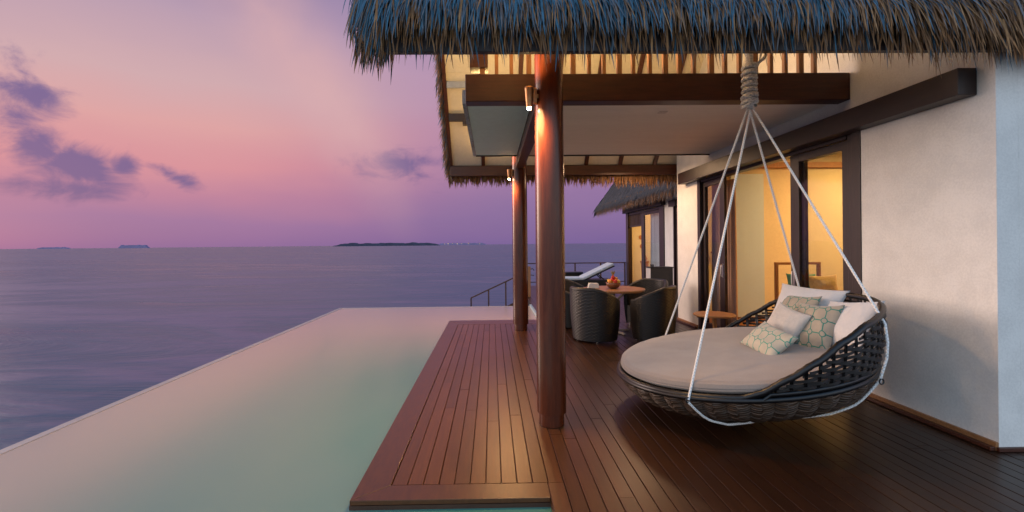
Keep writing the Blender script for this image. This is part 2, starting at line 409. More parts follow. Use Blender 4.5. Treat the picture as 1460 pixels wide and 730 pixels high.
# peach sky reflection painted in along the overflow edge and far end; the deep green part lies beside the deck
sky_peach = t.m('MAXIMUM', t.remap(t.m('ADD', sp.outputs[0], t.m('MULTIPLY', s1, 1.2)), -2.9, -1.1, 1, 0), t.remap(t.m('ADD', sp.outputs[1], s1), 5.5, 10.5, 0, 1))
t.l.new(t.mixc(sky_peach, t.mixc(t.remap(s1, .35, .65), (.07, .25, .18, 1), (.20, .31, .23, 1)), (.57, .43, .31, 1)), p.inputs['Base Color'])
p.inputs['Roughness'].default_value = .20; p.inputs['IOR'].default_value = 1.7
bump(t, p, t.noise(t.mapping(ob, (1.2, 2.2, 1)), 1.2, 2, .5), .06, .02)
M['pool'] = mt
WL = -.055
PX0, PY1, PX1 = -3.73, 11.36, .93
struct(MB().quad((PX0, -5, WL), (PX1, -5, WL), (PX1, PY1, WL), (PX0, PY1, WL)).build('pool_water', M['pool']), 'smooth infinity pool water mirroring the dusk sky')
b = MB().box(PX0+.002, PX1-.002, -5, PY1-.002, -2.4, WL-.012)
rmb = MB().box(PX0-.08, PX0, -5, PY1+.08, -.6, WL+.004).box(PX0, PX1, PY1, PY1+.08, -.6, WL+.004)
struct(rmb.build('pool_rim', plain('pale_rim_tile', (.56, .45, .38), .4, 12, .08)), 'pale overflow rim of the infinity pool')
struct(b.build('pool_basin', M['basin']), 'tiled basin under the infinity pool')

def island(name, xpx0, xpx1, hpx, dist, seed, mat, label):
    """low wooded island: real size at its own distance, rough tree-line on top"""
    rnd = random.Random(seed)
    def pos(x):
        d = fw + r2*((x-710.08)/650); k = dist/d.y
        return d.x*k
    X0, X1 = pos(xpx0), pos(xpx1); n = 90; b = MB(); H = hpx/650*dist
    prof = []
    for i in range(n+1):
        u = i/n; e = min(1, min(u, 1-u)*9)**.6
        prof.append((X0+(X1-X0)*u, -2.7 + (H+2.7)*e*(.66+.34*mn.noise((u*14+seed, 0, 0))+.12*rnd.random())))
    for k, dy in enumerate((0, (X1-X0)*.12)):
        for (x, z) in prof: b.v.append((x, dist+dy*(1 if k else 0), z))
        for (x, z) in prof: b.v.append((x, dist+dy*(1.3 if k else -.15), -2.7))
    m_ = n+1
    for i in range(n):
        b.f.append((m_+i, m_+i+1, i+1, i)); b.f.append((i, i+1, 2*m_+i+1, 2*m_+i)); b.f.append((2*m_+i, 2*m_+i+1, 3*m_+i+1, 3*m_+i))
    o = b.build(name, mat); o['kind'] = 'structure'; o['label'] = label; return o
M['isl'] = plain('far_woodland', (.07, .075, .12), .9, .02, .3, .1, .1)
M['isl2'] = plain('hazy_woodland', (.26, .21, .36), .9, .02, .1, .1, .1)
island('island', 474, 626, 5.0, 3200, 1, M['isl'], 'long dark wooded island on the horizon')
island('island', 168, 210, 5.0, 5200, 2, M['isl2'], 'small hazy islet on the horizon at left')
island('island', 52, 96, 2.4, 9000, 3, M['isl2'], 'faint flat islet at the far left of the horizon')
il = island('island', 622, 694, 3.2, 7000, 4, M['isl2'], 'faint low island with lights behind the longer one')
for i, x in enumerate((634, 639, 645, 652, 658, 668, 684)):
    d = fw + r2*((x-710.08)/650); k = 6800/d.y
    MB().ball((d.x*k, 6800, 14+(i % 3)*3), 3.5+1.5*(i % 2), 8).build('shore_light', M['shore'], il)

# ------------------------------------------------------------------ deck
rnd = random.Random(3)
dk = MB()
def boards(x0, x1, y0, y1, wd=.0965, gap=.0048, zt=0.0, seg=(2.2, 3.9)):
    n = max(1, round((x1-x0)/wd)); wd = (x1-x0)/n
    for i in range(n):
        a = x0+i*wd+gap/2; b_ = a+wd-gap; y = y0 - rnd.uniform(0, 2)
        while y < y1:
            y2 = y+rnd.uniform(*seg)
            ya, yb = max(y, y0), min(y2, y1)
            if yb-ya > .02:
                z = zt + rnd.uniform(-.0012, .0012)
                e = .0022   # eased long edges
                i0 = len(dk.v); yb_ = yb-.004
                for yy in (ya, yb_):
                    dk.v += [(a, yy, z-.028), (a, yy, z-e), (a+e, yy, z), (b_-e, yy, z), (b_, yy, z-e), (b_, yy, z-.028)]
                for k in range(5): dk.f.append((i0+k, i0+k+1, i0+6+k+1, i0+6+k))
                dk.f.append((i0+5, i0+4, i0+3, i0+2, i0+1, i0)); dk.f.append(tuple(i0+6+k for k in range(6)))
            y = y2
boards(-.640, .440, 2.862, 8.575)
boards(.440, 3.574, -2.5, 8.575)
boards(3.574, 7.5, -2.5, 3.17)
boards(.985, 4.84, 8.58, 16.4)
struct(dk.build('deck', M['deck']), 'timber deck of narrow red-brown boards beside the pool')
fr = MB()
fr.prism([(-.85, 2.69), (-.645, 2.858), (-.645, 8.58), (-.85, 9.03)], 'z', -.028, .001)
fr.prism([(-.846, 2.69), (.335, 2.69), (.335, 2.858), (-.641, 2.858)], 'z', -.028, .001)
fr.prism([(-.641, 8.582), (.985, 8.582), (.985, 8.80), (-.742, 8.80)], 'z', -.028, .001)
fr.prism([(-.744, 8.805), (.985, 8.805), (.985, 9.03), (-.846, 9.03)], 'z', -.028, .001)
fr.prism([(.338, -2.5), (.437, -2.5), (.437, 2.858), (.338, 2.858)], 'z', -.028, .001)
struct(fr.build('deck_frame', M['deckframe'], bevel=.003), 'mitred border boards framing the deck')
sb = MB().box(-.83, .985, 2.712, 9.01, -.6, -.034).box(.358, 7.4, -2.5, 2.70, -.6, -.034).box(.99, 7.4, 2.71, 16.35, -.6, -.036)
struct(sb.build('deck_joists', M['sub']), 'dark joists under the deck')
fa = MB().box(-.852, .336, 2.688, 2.706, -.5, -.030).box(.334, .352, -2.5, 2.684, -.5, -.030).box(-.852, -.834, 2.71, 9.03, -.5, -.030).box(-.83, .98, 9.012, 9.032, -.5, -.03)
struct(fa.build('deck_fascia', M['fascia']), 'dark fascia boards below the deck edge')
co = MB().box(.932, .981, 9.036, 11.36, -.4, -.004)
struct(co.build('pool_coping', M['bone']), 'pale coping strip where the pool meets the far deck')

# ------------------------------------------------------------------ villa
villa = empty('villa', (4.2, 6, 0), 'thatched villa with plaster walls, dark timber doors and a deep veranda roof', 'building')
villa_mw = Matrix.Translation((-4.2, -6, 0))
def vp(mb, name, mat, **k):
    mb_ = mb.build(name, mat, villa, **k); mb_.matrix_parent_inverse = villa_mw; return mb_
XW = 3.58
SL = 1.1                                     # roof pitch
def under(y): return 3.0+SL*(9.05-y) if y > 6.125 else 3.0+SL*(y-3.2)
w1 = MB()
w1.prism([(3.18, -.05), (4.36, -.05), (4.36, under(4.36)), (3.18, 3.0)], 'x', XW, XW+.16)
w1.prism([(7.88, -.05), (8.73, -.05), (8.73, under(8.73)), (7.88, under(7.88))], 'x', XW, XW+.16)
w1.prism([(4.362, 2.585), (7.878, 2.585), (7.878, under(7.878)), (6.125, under(6.125)), (4.362, under(4.362))], 'x', XW+.001, XW+.159)
w1.box(XW+.161, 9.5, 3.18, 3.34, -.05, 3.3)          # end wall facing the camera side
w1.box(XW+.161, 9.5, 8.57, 8.73, -.05, 3.3)
vp(w1, 'wall', M['wall'])
vp(MB().prism([(8.732, -.05), (11.74, -.05), (11.74, 3.4), (8.732, 3.4)], 'x', 4.85, 5.0).prism([(12.06, -.05), (12.70, -.05), (12.70, 3.4), (12.06, 3.4)], 'x', 4.85, 5.0)
   .box(4.852, 4.998, 11.741, 12.059, 2.62, 3.4).box(4.852, 4.998, 12.701, 16.30, 2.56, 3.4).box(5.001, 9, 16.36, 16.5, -.05, 3.4).box(4.852, 5.0, 16.30, 16.36, -.05, 3.4)
   .box(5.0, 9.5, 8.732, 8.85, -.05, 3.4), 'wall', M['wall'])
# skirting boards of copper-toned wood
for a_, b_ in ((3.18, 4.36), (7.88, 8.73)):
    vp(MB().box(XW-.022, XW, a_, b_, .004, .062), 'skirting', M['teak'], bevel=.003)
    vp(MB().box(XW-.060, XW-.024, a_, b_, .003, .030), 'skirting', M['beam'], bevel=.003)
vp(MB().box(XW-.02, 7.4, 3.158, 3.18, .003, .03), 'skirting', M['beam'], bevel=.002)
# long lintel beam
vp(MB().box(XW-.145, XW-.001, 3.30, 8.34, 2.565, 2.765), 'lintel_beam', M['darkbeam'], bevel=.006)
# door frame and sliding doors
dfm = MB()
dfm.box(XW-.01, XW+.15, 4.362, 4.47, 0, 2.582).box(XW+.03, XW+.15, 4.472, 4.57, 0, 2.582)
dfm.box(XW+.0, XW+.15, 7.79, 7.878, 0, 2.582).box(XW+.02, XW+.15, 4.572, 7.788, 2.53, 2.582).box(XW+.0, XW+.15, 4.572, 7.788, 0.002, .022)
vp(dfm, 'door_frame', M['frame'], bevel=.004)
def leaf(y0, y1, x, s0, s1, hy=None):
    f = MB().box(x, x+.045, y0, y0+s0, .024, 2.527).box(x, x+.045, y1-s1, y1, .024, 2.527).box(x+.001, x+.044, y0+s0, y1-s1, 2.44, 2.526).box(x+.001, x+.044, y0+s0, y1-s1, .025, .14)
    d = vp(f, 'sliding_door', M['frame'], bevel=.003)
    g = MB().box(x+.019, x+.025, y0+s0-.004, y1-s1+.004, .136, 2.444).build('glass', M['glass'], d)
    if hy:
        h = MB().tube([(x-.0, hy, .95), (x-.03, hy, .96), (x-.034, hy, 1.0), (x-.034, hy, 1.10), (x-.03, hy, 1.14), (x, hy, 1.15)], .007).box(x-.006, x, hy-.014, hy+.014, .94, 1.16)
        h.build('handle', M['steel'], d)
leaf(4.572, 5.49, XW+.055, .10, .15, 5.43)
leaf(7.07, 7.786, XW+.055, .15, .07, 7.12)
leaf(4.60, 5.36, XW+.102, .07, .05)
# room behind the doors
rm = MB().box(XW+.162, 8.2, 8.40, 8.565, 0, 3.25).box(8.2, 8.3, 3.35, 8.39, 0, 3.25).box(XW+.162, 8.2, 3.345, 3.40, 0, 3.25).box(XW+.161, XW+.175, 3.40, 4.36, 0, 3.25).box(XW+.161, XW+.175, 7.9, 8.39, 0, 3.25)
vp(rm, 'room_wall', M['inside'])
vp(MB().box(XW+.17, 8.3, 3.35, 8.56, 3.25, 3.3), 'room_ceiling', M['insideceil'])
vp(MB().box(XW+.152, 8.3, 3.35, 8.56, -.04, -.002), 'room_floor', M['teak'])
vp(MB().box(XW+.18, 8.19, 8.30, 8.395, 2.86, 2.96), 'cornice', M['slat'], bevel=.004)
vp(MB().box(XW+.18, 8.19, 8.375, 8.398, .0, .12), 'room_skirting', M['slat'])
vp(MB().box(4.42, 5.02, 8.33, 8.372, .12, 2.75), 'pale_blue_panel', plain('pale_blue_surface', (.50, .66, .86), .35, 20, .02))  # pale blue panel set before the back wall
# curtains inside the doors
def curtain(y0, y1, x, mat, z1=2.5, n=7, amp=.03, put=None):
    b = MB(); NN = n*8
    b.grid(lambda u, v: (x+amp*sin(u*n*2*pi)+.01*sin(u*37+v*3), y0+(y1-y0)*u, .03+v*(z1-.03)), NN, 8)
    c = (put or vp)(b, 'curtain', mat, smooth=True); s_ = c.modifiers.new('thick', 'SOLIDIFY'); s_.thickness = .004
M['curtain'] = plain('amber_curtain', (.55, .33, .16), .9, 60, .08, .003, .3)
curtain(7.20, 7.50, XW+.30, M['curtain'], n=4)
curtain(7.15, 7.85, XW+.26, plain('rosy_curtain', (.42, .25, .18), .9, 60, .08, .003, .3), n=8)
curtain(4.42, 4.62, XW+.30, M['frame'], n=3)

# main cross beam with slat screen, ceiling, long beam
BY = 4.48
vp(MB().box(-.245, XW-.002, BY, BY+.16, 2.905, 3.175), 'cross_beam', M['beam'], bevel=.008)
vp(MB().box(-.245, XW-.19, BY+.18, BY+.22, 3.15, 3.19).box(-.245, XW-.19, BY+.10, BY+.22, 3.76, 3.84), 'screen_rail', M['darkbeam'])
sc_ = MB(); x = -.10; k = 0
while x < 3.4:
    wd = .036 if k % 3 else .05
    sc_.box(x, x+wd, BY+.03, BY+.075, 3.17, 3.9); x += .147 + (.02 if k % 4 == 2 else 0); k += 1
vp(sc_, 'slat_screen', M['slat'], bevel=.003)
vp(MB().box(-.20, -.02, BY+.0, BY+.16, 3.24, 3.85), 'beam_block', M['beam'], bevel=.004)
CY0, CY1, CZ = BY+.162, 7.40, 2.945
vp(MB().box(-.24, .42, CY0, CY1, CZ, CZ+.04), 'ceiling', plain('pale_blue_paint', (.68, .88, .90), .6, 14, .04, .002, .15))
vp(MB().box(.57, XW-.002, CY0, CY1, CZ, CZ+.04), 'ceiling', M['ceiling'])
vp(MB().box(-.285, -.242, CY0, CY1+.03, CZ-.012, CZ+.13), 'ceiling_trim', plain('painted_trim', (.38, .42, .48), .6, 25, .35, .004, .5))
vp(MB().box(-.24, XW-.003, CY1+.002, CY1+.028, CZ-.018, CZ+.06), 'ceiling_trim', M['darkbeam'])
vp(MB().box(.425, .565, 3.93, 7.80, 2.80, 2.99), 'long_beam', M['beam'], bevel=.006)
vp(MB().box(1.86, 1.95, 4.98, 5.06, CZ-.006, CZ-.001), 'ceiling_vent', M['white'])
# roof: underlay slabs, soffit boards, rafters, purlins, eave plates
def slope(s0, s1, y0, z0, y1, z1, th, off=0):
    return MB().prism([(y0, z0+off), (y1, z1+off), (y1, z1+off+th), (y0, z0+off+th)], 'x', s0, s1)
ZR = under(6.125)
XE0, XE1 = -.80, 10.0
roof = vp(MB().prism([(3.12, under(3.2)-.06), (6.125, ZR+.02), (9.13, 3.0-.06), (9.13, 3.16), (6.125, ZR+.26), (3.12, 3.16)], 'x', XE0, XE1), 'roof', M['thatchbed'])
def rp(mb, name, mat, **k): return mb.build(name, mat, roof, **k)
# soffit boards (pale), laid between the rafters with fine joints
sf = MB(); yy = 8.985
while yy > 6.2:
    y2 = max(6.16, yy-.62)
    za, zb = under(yy)-.006, under(y2)-.006
    sf.prism([(y2+.004, zb-.012), (yy-.004, za-.012), (yy-.004, za), (y2+.004, zb)], 'x', XE0+.03, 4.8)
    yy = y2
yy = 3.34
while yy < 6.1:
    y2 = min(6.10, yy+.62)
    za, zb = under(yy)-.006, under(y2)-.006
    sf.prism([(yy+.004, za-.012), (y2-.004, zb-.012), (y2-.004, zb), (yy+.004, za)], 'x', XE0+.03, XW-.01)
    yy = y2
rp(sf, 'soffit', M['soffit'])
for X_ in (-.149, .519, 1.19, 1.871, 2.543, 3.23, 3.90, 4.5):
    rp(MB().prism([(6.2, under(6.2)-.10), (8.98, under(8.98)-.10), (8.98, under(8.98)-.02), (6.2, under(6.2)-.02)], 'x', X_-.035, X_+.035), 'rafter', M['beam'])
rp(MB().prism([(6.2, under(6.2)-.09), (8.98, under(8.98)-.09), (8.98, under(8.98)-.02), (6.2, under(6.2)-.02)], 'x', XE0-.01, XE0+.05), 'verge_board', M['beam'])
rp(MB().box(XE0+.055, -.24, 8.18, 8.26, under(8.22)-.19, under(8.22)-.06).box(-.50, -.22, 8.16, 8.28, under(8.22)-.26, under(8.22)-.192), 'purlin', M['darkbeam'])
rp(MB().box(XE0+.055, -.19, 7.82, 7.86, under(7.84)-.14, under(7.84)-.03), 'purlin', plain('grey_batten', (.34, .36, .40), .6, 20, .1))
rp(MB().box(XE0, 4.83, 8.93, 9.0, 2.845, 3.035), 'eave_plate', M['beam'], bevel=.004)
rp(MB().box(XE0+.03, 7.0, 3.10, 3.15, 2.81, 3.03), 'eave_plate', M['darkbeam'], bevel=.004)
vp(MB().box(XW+.162, 4.85, 8.732, 8.80, 2.9, 3.35), 'eave_return', M['wall'])

# thatch blades ---------------------------------------------------------------
def blade(b, p, d, L, wd, nrm, curl=.0, seg=3, side=None):
    """a tapered dry leaf: starts at p, runs along d, bends towards -z by curl"""
    d = Vector(d).normalized(); nrm = Vector(nrm)
    s_ = d.cross(nrm)
    if s_.length < 1e-4: s_ = d.orthogonal()
    s_.normalize(); i0 = len(b.v); q = Vector(p); st = L/seg
    for k in range(seg+1):
        ww = wd*(1.0, 1.05, .8, .12)[k] if seg == 3 else wd*(1-k/seg*.85)
        b.v.append(tuple(q-s_*ww*.5)); b.v.append(tuple(q+s_*ww*.5))
        d = (d+Vector((0, 0, -curl/seg))).normalized(); q = q+d*st
    for k in range(seg): b.f.append((i0+2*k, i0+2*k+1, i0+2*k+3, i0+2*k+2))
rnd = random.Random(11)
U = rnd.uniform
# front slope
th = MB(); dry = MB()
def sweep(X):   # sideways lean of the leaves along the eave
    return .10*sin(X*2.1)+.16*mn.noise((X*1.3, 3.1, 0))
nrow = 26
for r_ in range(nrow):
    dist = -.05 + r_*.048                      # distance up the slope from the eave edge
    n = 900 if r_ < 17 else 560
    for i in range(n):
        X = XE0-.07 + (i+rnd.random())/n*(8.3)
        if X > 5.6 and rnd.random() < .3: continue
        jog = 0.0
        y = 3.06 + dist*.67 - .03; z = 3.19 + dist*.74 + U(-.025, .03)
        if X > 3.0 and r_ < 5:                 # the leaves thin out here and show the fascia behind
            if rnd.random() < min(.93, (X-3.0)*2.2): continue
        lean = sweep(X) + U(-.22, .22) + (.35 if 2.7 < X < 3.4 else 0)*rnd.random()
        L = U(.22, .40); dn = Vector((lean, -.62-U(0, .25), -.74))
        if X < XE0+.06: dn = Vector((-.20+lean*.6, -.40, -.85))
        if r_ < 3: dn.y *= .35; L = U(.24, .36)
        mb = th if (rnd.random() < (.95 if r_ > 6 else .60+.05*r_) - (.35 if X > 2.4 else 0)*(r_ < 9)) else dry
        blade(mb, (X, y, z), dn, L, U(.006, .0125) if rnd.random() < .9 else U(.012, .018), (0, -.74+U(-.5, .5), .67), curl=U(.1, .9))
# eave fringe below the outer layer (front), two depths
for i in range(2300):
    X = XE0-.06 + rnd.random()*8.3
    L = U(.12, .30) + (.06 if X > 3 else 0)
    blade(dry if rnd.random() < .75 else th, (X, 3.09+U(-.05, .05), 3.00+U(-.05, .12)), (U(-.25, .35)+.5*sweep(X), U(-.25, .1), -1), L, U(.006, .013), (U(-.6, .6), -1, .2), curl=.4)
for i in range(2400):
    X = 2.75 + rnd.random()*4.4
    blade(dry, (X, 3.05+U(-.05, .06), 3.02+U(-.10, .16)), (U(-.1, .5), U(-.35, .05), -1), U(.12, .30), U(.007, .014), (U(-.6, .6), -1, .2), curl=.5)
# hanging corner tuft at the left end
for i in range(520):
    X = XE0+U(-.12, .10); z = U(2.90, 3.3)
    blade(dry if (rnd.random() < .6 and z < 3.05) else th, (X, 3.12+U(-.12, .25), z), (U(-.35, .15), U(-.25, .1), -1), U(.12, .24), U(.007, .015), (U(-1, 1), -1, .2), curl=.5)
# left verge, both slopes
for i in range(5200):
    s_ = rnd.random(); y = 3.1+s_*6.05
    z = 3.10+SL*((y-3.2) if y < 6.125 else (9.05-y))+U(-.06, .16)
    dn = Vector((-.55+U(-.4, .5), (-.4 if y < 6.125 else .45)+U(-.35, .35), -.95))
    blade(dry if rnd.random() < .7 else th, (XE0-.02+U(-.06, .05), y, z), dn, U(.10, .24), U(.010, .022), (U(-1, .2), -.6, .5), curl=.5)
# back slope edge fringe
for i in range(4200):
    X = XE0-.05+rnd.random()*5.7
    blade(dry, (X, 9.12+U(-.06, .10), 2.96+U(-.10, .14)), (U(-.3, .3), U(-.1, .45), -1), U(.10, .26)*(1.15 if X > 2 else 1), U(.012, .024), (U(-.7, .7), -1, .2), curl=.4)
# sparse cover of the rest (seen from other positions)
for i in range(9000):
    y = U(3.9, 9.1); fr_ = y < 6.125
    z = 3.18+SL*((y-3.2) if fr_ else (9.05-y))+U(0, .06); X = U(XE0-.1, 7.5)
    blade(th, (X, y, z+.04), (U(-.2, .2), (-.65 if fr_ else .65), -.72), U(.3, .5), U(.02, .035), (0, -.74 if fr_ else .74, .67), curl=.1)
rp(th, 'thatch', M['thatch']); rp(dry, 'dry_thatch', M['thatchdry'])

# posts of the veranda (round, tapering slightly, with a narrower foot)
for k, (px_, py_, r_) in enumerate(((.488, 3.80, .121), (.497, 7.98, .133))):
    top = under(py_)+.03 if k == 0 else 3.95
    prof = [(r_, .105), (r_*1.0, .5), (r_*1.005, 1.2), (r_*.985, 2.2), (r_*.955, top)]
    po = MB().lathe(prof, 48, (px_, py_, 0))
    o = vp(po, 'post', M['post'], smooth=True)
    MB().lathe([(r_*.86, .001), (r_*.86, .07), (r_*.83, .12)], 40, (px_, py_, 0)).build('post_foot', M['post'], o, smooth=True)
rp(MB().box(2.95, 7.2, 3.070, 3.095, 3.005, 3.34), 'eave_fascia', M['beam'], bevel=.003)

# ------------------------------------------------------------------ UV surface helper
def uvsurf(name, fn, nu, nv, uvf, mat, parent=None, cu=False, smooth=True, solid=0):
    vs_ = [tuple(fn(a/(nu if cu else nu-1), b/(nv-1))) for a in range(nu) for b in range(nv)]
    fs, uvs = [], []
    for a in range(nu if cu else nu-1):
        a2 = (a+1) % nu
        for b in range(nv-1):
            fs.append((a*nv+b, a2*nv+b, a2*nv+b+1, a*nv+b+1))
            den = nu if cu else nu-1
            for (p_, q_) in ((a, b), (a+1, b), (a+1, b+1), (a, b+1)): uvs += list(uvf(p_/den, q_/(nv-1)))
    me = bpy.data.meshes.new(name); me.from_pydata(vs_, [], fs); me.update()
    l = me.uv_layers.new(name='UVMap'); l.data.foreach_set('uv', uvs)
    if smooth: me.polygons.foreach_set('use_smooth', [True]*len(me.polygons))
    me.materials.append(mat); o = bpy.data.objects.new(name, me); COL.objects.link(o)
    if parent: o.parent = parent
    if solid: s_ = o.modifiers.new('thick', 'SOLIDIFY'); s_.thickness = solid; s_.offset = 0
    return o
def spline(pts, n=8):
    P_ = [Vector(p) for p in pts]; out = []
    for i in range(len(P_)-1):
        p0, p1, p2, p3 = P_[max(i-1, 0)], P_[i], P_[i+1], P_[min(i+2, len(P_)-1)]
        for k in range(n):
            t_ = k/n; out.append(.5*((2*p1)+(p2-p0)*t_+(2*p0-5*p1+4*p2-p3)*t_*t_+(3*p1-p0-3*p2+p3)*t_**3))
    out.append(P_[-1]); return out
def uvtube(name, pts, r, mat, parent=None, n=10):
    pts = [Vector(p) for p in pts]; N = len(pts)
    nrm = (pts[1]-pts[0]).orthogonal().normalized(); fr_ = []; L = [0]
    for k in range(N):
        t_ = (pts[min(k+1, N-1)]-pts[max(k-1, 0)]).normalized(); nrm = (nrm-t_*nrm.dot(t_)).normalized(); fr_.append((nrm.copy(), t_.cross(nrm)))
        if k: L.append(L[-1]+(pts[k]-pts[k-1]).length)
    def fn(u, v):
        k = min(N-1, round(v*(N-1))); a = 2*pi*u; return pts[k]+(fr_[k][0]*cos(a)+fr_[k][1]*sin(a))*r
    return uvsurf(name, fn, n, N, lambda u, v: (u, L[min(N-1, round(v*(N-1)))]), mat, parent, cu=True)

# ------------------------------------------------------------------ hanging daybed
cen = Vector((2.176, 4.09, .427)); ta, tb = .131, -.02
nn = Vector((-ta, -tb, 1)).normalized(); ex = Vector((1, 0, ta)).normalized(); ey = nn.cross(ex)
DB = Matrix((ex, ey, nn)).transposed().to_4x4(); DB.translation = cen
bed = bpy.data.objects.new('hanging_daybed', None); COL.objects.link(bed); bed.matrix_world = DB
tag(bed, 'round dark wicker daybed with taupe mattress hung on four white ropes', 'daybed')
HK = [(0, .44), (20, .435), (45, .40), (58, .33), (69, .22), (79, .125), (88, .035), (95, 0.0), (180, 0.0)]
def hrim(azd):
    d = abs((azd+20+180) % 360-180)
    for (a0, h0), (a1, h1) in zip(HK, HK[1:]):
        if d <= a1:
            t_ = (d-a0)/(a1-a0); t_ = t_*.6+.4*t_*t_*(3-2*t_); return h0+(h1-h0)*t_
    return 0
PR = [(1.0, 0.0), (.985, -.05), (.95, -.11), (.88, -.18), (.76, -.245), (.60, -.285), (.40, -.31), (.2, -.32), (.02, -.322)]
def prof(t_):
    x = t_*(len(PR)-1); i = min(int(x), len(PR)-2); k = x-i
    return PR[i][0]*(1-k)+PR[i+1][0]*k, PR[i][1]*(1-k)+PR[i+1][1]*k
NL = 40
def shell(u, v):
    a = 2*pi*u; r_, z_ = prof(v)
    lobe = abs(cos(a*NL/2))**.7
    k = .026*lobe*min(1, v*12)*max(0, 1-v*1.05) + .004*sin(v*150+(pi if int(u*NL) % 2 else 0))*max(0, 1-v)
    return ((r_+k)*cos(a), (r_+k)*sin(a), z_-k*.7)
uvsurf('basket', shell, NL*10, 90, lambda u, v: (u*6.28, v*1.15), M['basket'], bed, cu=True)
# rim tube following the swept-up back, binding rings, and two lower hoops
def rimr(h): return 1.0+.090*sin(min(1, h/.62)*pi*.8)
rp_ = []
for k in range(240):
    d = k*1.5; h = hrim(d); rr_ = rimr(h)*(1 if h > 0 else 1); rp_.append((rr_*cos(RAD(d)), rr_*sin(RAD(d)), h+.012))
b = MB().tube(rp_, [.022+.003*(k % 2) for k in range(240)], 10, closed=True)
b.build('rim', M['rim'], bed, smooth=True)
b = MB()
for z_, rr_, q in ((-.005, 1.012, .021), (.035, 1.016, .016)):
    b.tube([(rr_*cos(RAD(k*3)), rr_*sin(RAD(k*3)), z_ if (z_ < 0 or hrim(k*3) > .05) else -.005) for k in range(120)], q, 8, closed=True)
b.build('hoop', M['rim'], bed, smooth=True)
# open weave of the back
b = MB(); da = 5.2; A0, A1 = -113, 73
def wr(z_): return 1.0+.090*sin(min(1, z_/.62)*pi*.8)
na = int((A1-A0)/da)
for i in range(na+1):
    d = A0+i*da; h = hrim(d)
    if h < .05: continue
    for off in (-.35, .35):
        pts = [(wr(h*k/6)*cos(RAD(d+off)), wr(h*k/6)*sin(RAD(d+off)), h*k/6+.01) for k in range(7)]
        b.tube(pts, .0065, 6)
rz = .062; row = 0
rnd2 = random.Random(5)
while rz < .43:
    run = []
    ks = int((A1-A0)*2)
    def flush(run):
        if len(run) < 4: return
        i0 = len(b.v)
        for (d, z_) in run:
            wv = .010*sin(pi*(d-A0)/da+pi*(row % 2)+pi/2)
            for dz_, dr in ((-.0105, 0), (.0105, 0), (.0105, .006), (-.0105, .006)):
                r__ = wr(z_)+wv+dr; b.v.append((r__*cos(RAD(d)), r__*sin(RAD(d)), z_+dz_*(1+.15*sin(d*.7+row))))
        for k in range(len(run)-1):
            for j in range(4): b.f.append((i0+4*k+j, i0+4*k+(j+1) % 4, i0+4*k+4+(j+1) % 4, i0+4*k+4+j))
    for k in range(ks+1):
        d = A0+k*.5; h = hrim(d)
        frac = rz/.44
        z_ = rz + .004*sin(d*.31+row*1.7)
        if z_ < h-.025: run.append((d, z_))
        else:
            flush(run); run = []
    flush(run)
    rz += .0275; row += 1
b.build('open_weave', M['strand'], bed, smooth=False)
# mattress
def matt(u, v):
    a = 2*pi*u
    K = [(0.0, .080), (.45, .080), (.80, .079), (.925, .077), (.962, .066), (.972, .042), (.965, .02), (.93, .0), (.0, .0)]
    x = v*(len(K)-1); i = min(int(x), len(K)-2); k = x-i; r_ = K[i][0]*(1-k)+K[i+1][0]*k; z_ = K[i][1]*(1-k)+K[i+1][1]*k
    wr_ = .006*mn.noise((cos(a)*r_*3.0, sin(a)*r_*3.0, 1.3))+.003*mn.noise((cos(a)*r_*9, sin(a)*r_*9, 4)) if v < .5 else .004*mn.noise((a*3, z_*20, 2))
    r_ *= 1.012
    return (r_*cos(a), r_*sin(a), z_*1.15+wr_+.020)
uvsurf('mattress', matt, 96, 49, lambda u, v: (u, v), M['mattress'], bed, cu=True)
b = MB().tube([(.979*cos(RAD(3*k)), .979*sin(RAD(3*k)), .052+.003*mn.noise((k*.3, 0, 0))) for k in range(120)], .006, 6, closed=True)
b.build('piping', M['mattress'], bed, smooth=True)
# ropes (laid out in world space, then brought into the bed's own space)
DBi = DB.inverted()
knot = Vector((2.362, 4.12, 2.73))
def loc(p): return DBi @ Vector(p)
def onrim(azd, rr_=1.045, z_=0.0): return Vector((rr_*cos(RAD(azd)), rr_*sin(RAD(azd)), z_))
kb = loc(knot)
att = {'fl': onrim(-135, 1.045, -.01), 'bl': onrim(105, 1.04, .0), 'br': onrim(24, 1.08, .44), 'fr': onrim(-52, 1.115, .375)}
for i, (k_, a_) in enumerate(att.items()):
    st = kb+Vector((.022*cos(i*pi/2+.8), .022*sin(i*pi/2+.8), -.02))
    N_ = 40; pts = []
    for j in range(N_+1):
        t_ = j/N_; q = st.lerp(a_, t_); pts.append(q)
    if k_ == 'fr':
        pts += [onrim(-53, 1.118, .33), onrim(-54, 1.122, .25), onrim(-55, 1.108, .14), onrim(-56.3, 1.08, .05), onrim(-57, 1.055, -.03)]
    if k_ == 'br': pts += [onrim(24, 1.13, .38), onrim(24, 1.14, .24), onrim(24, 1.10, .05), onrim(24, 1.06, -.03)]
    uvtube('rope', pts, .0095, M['rope'], bed)
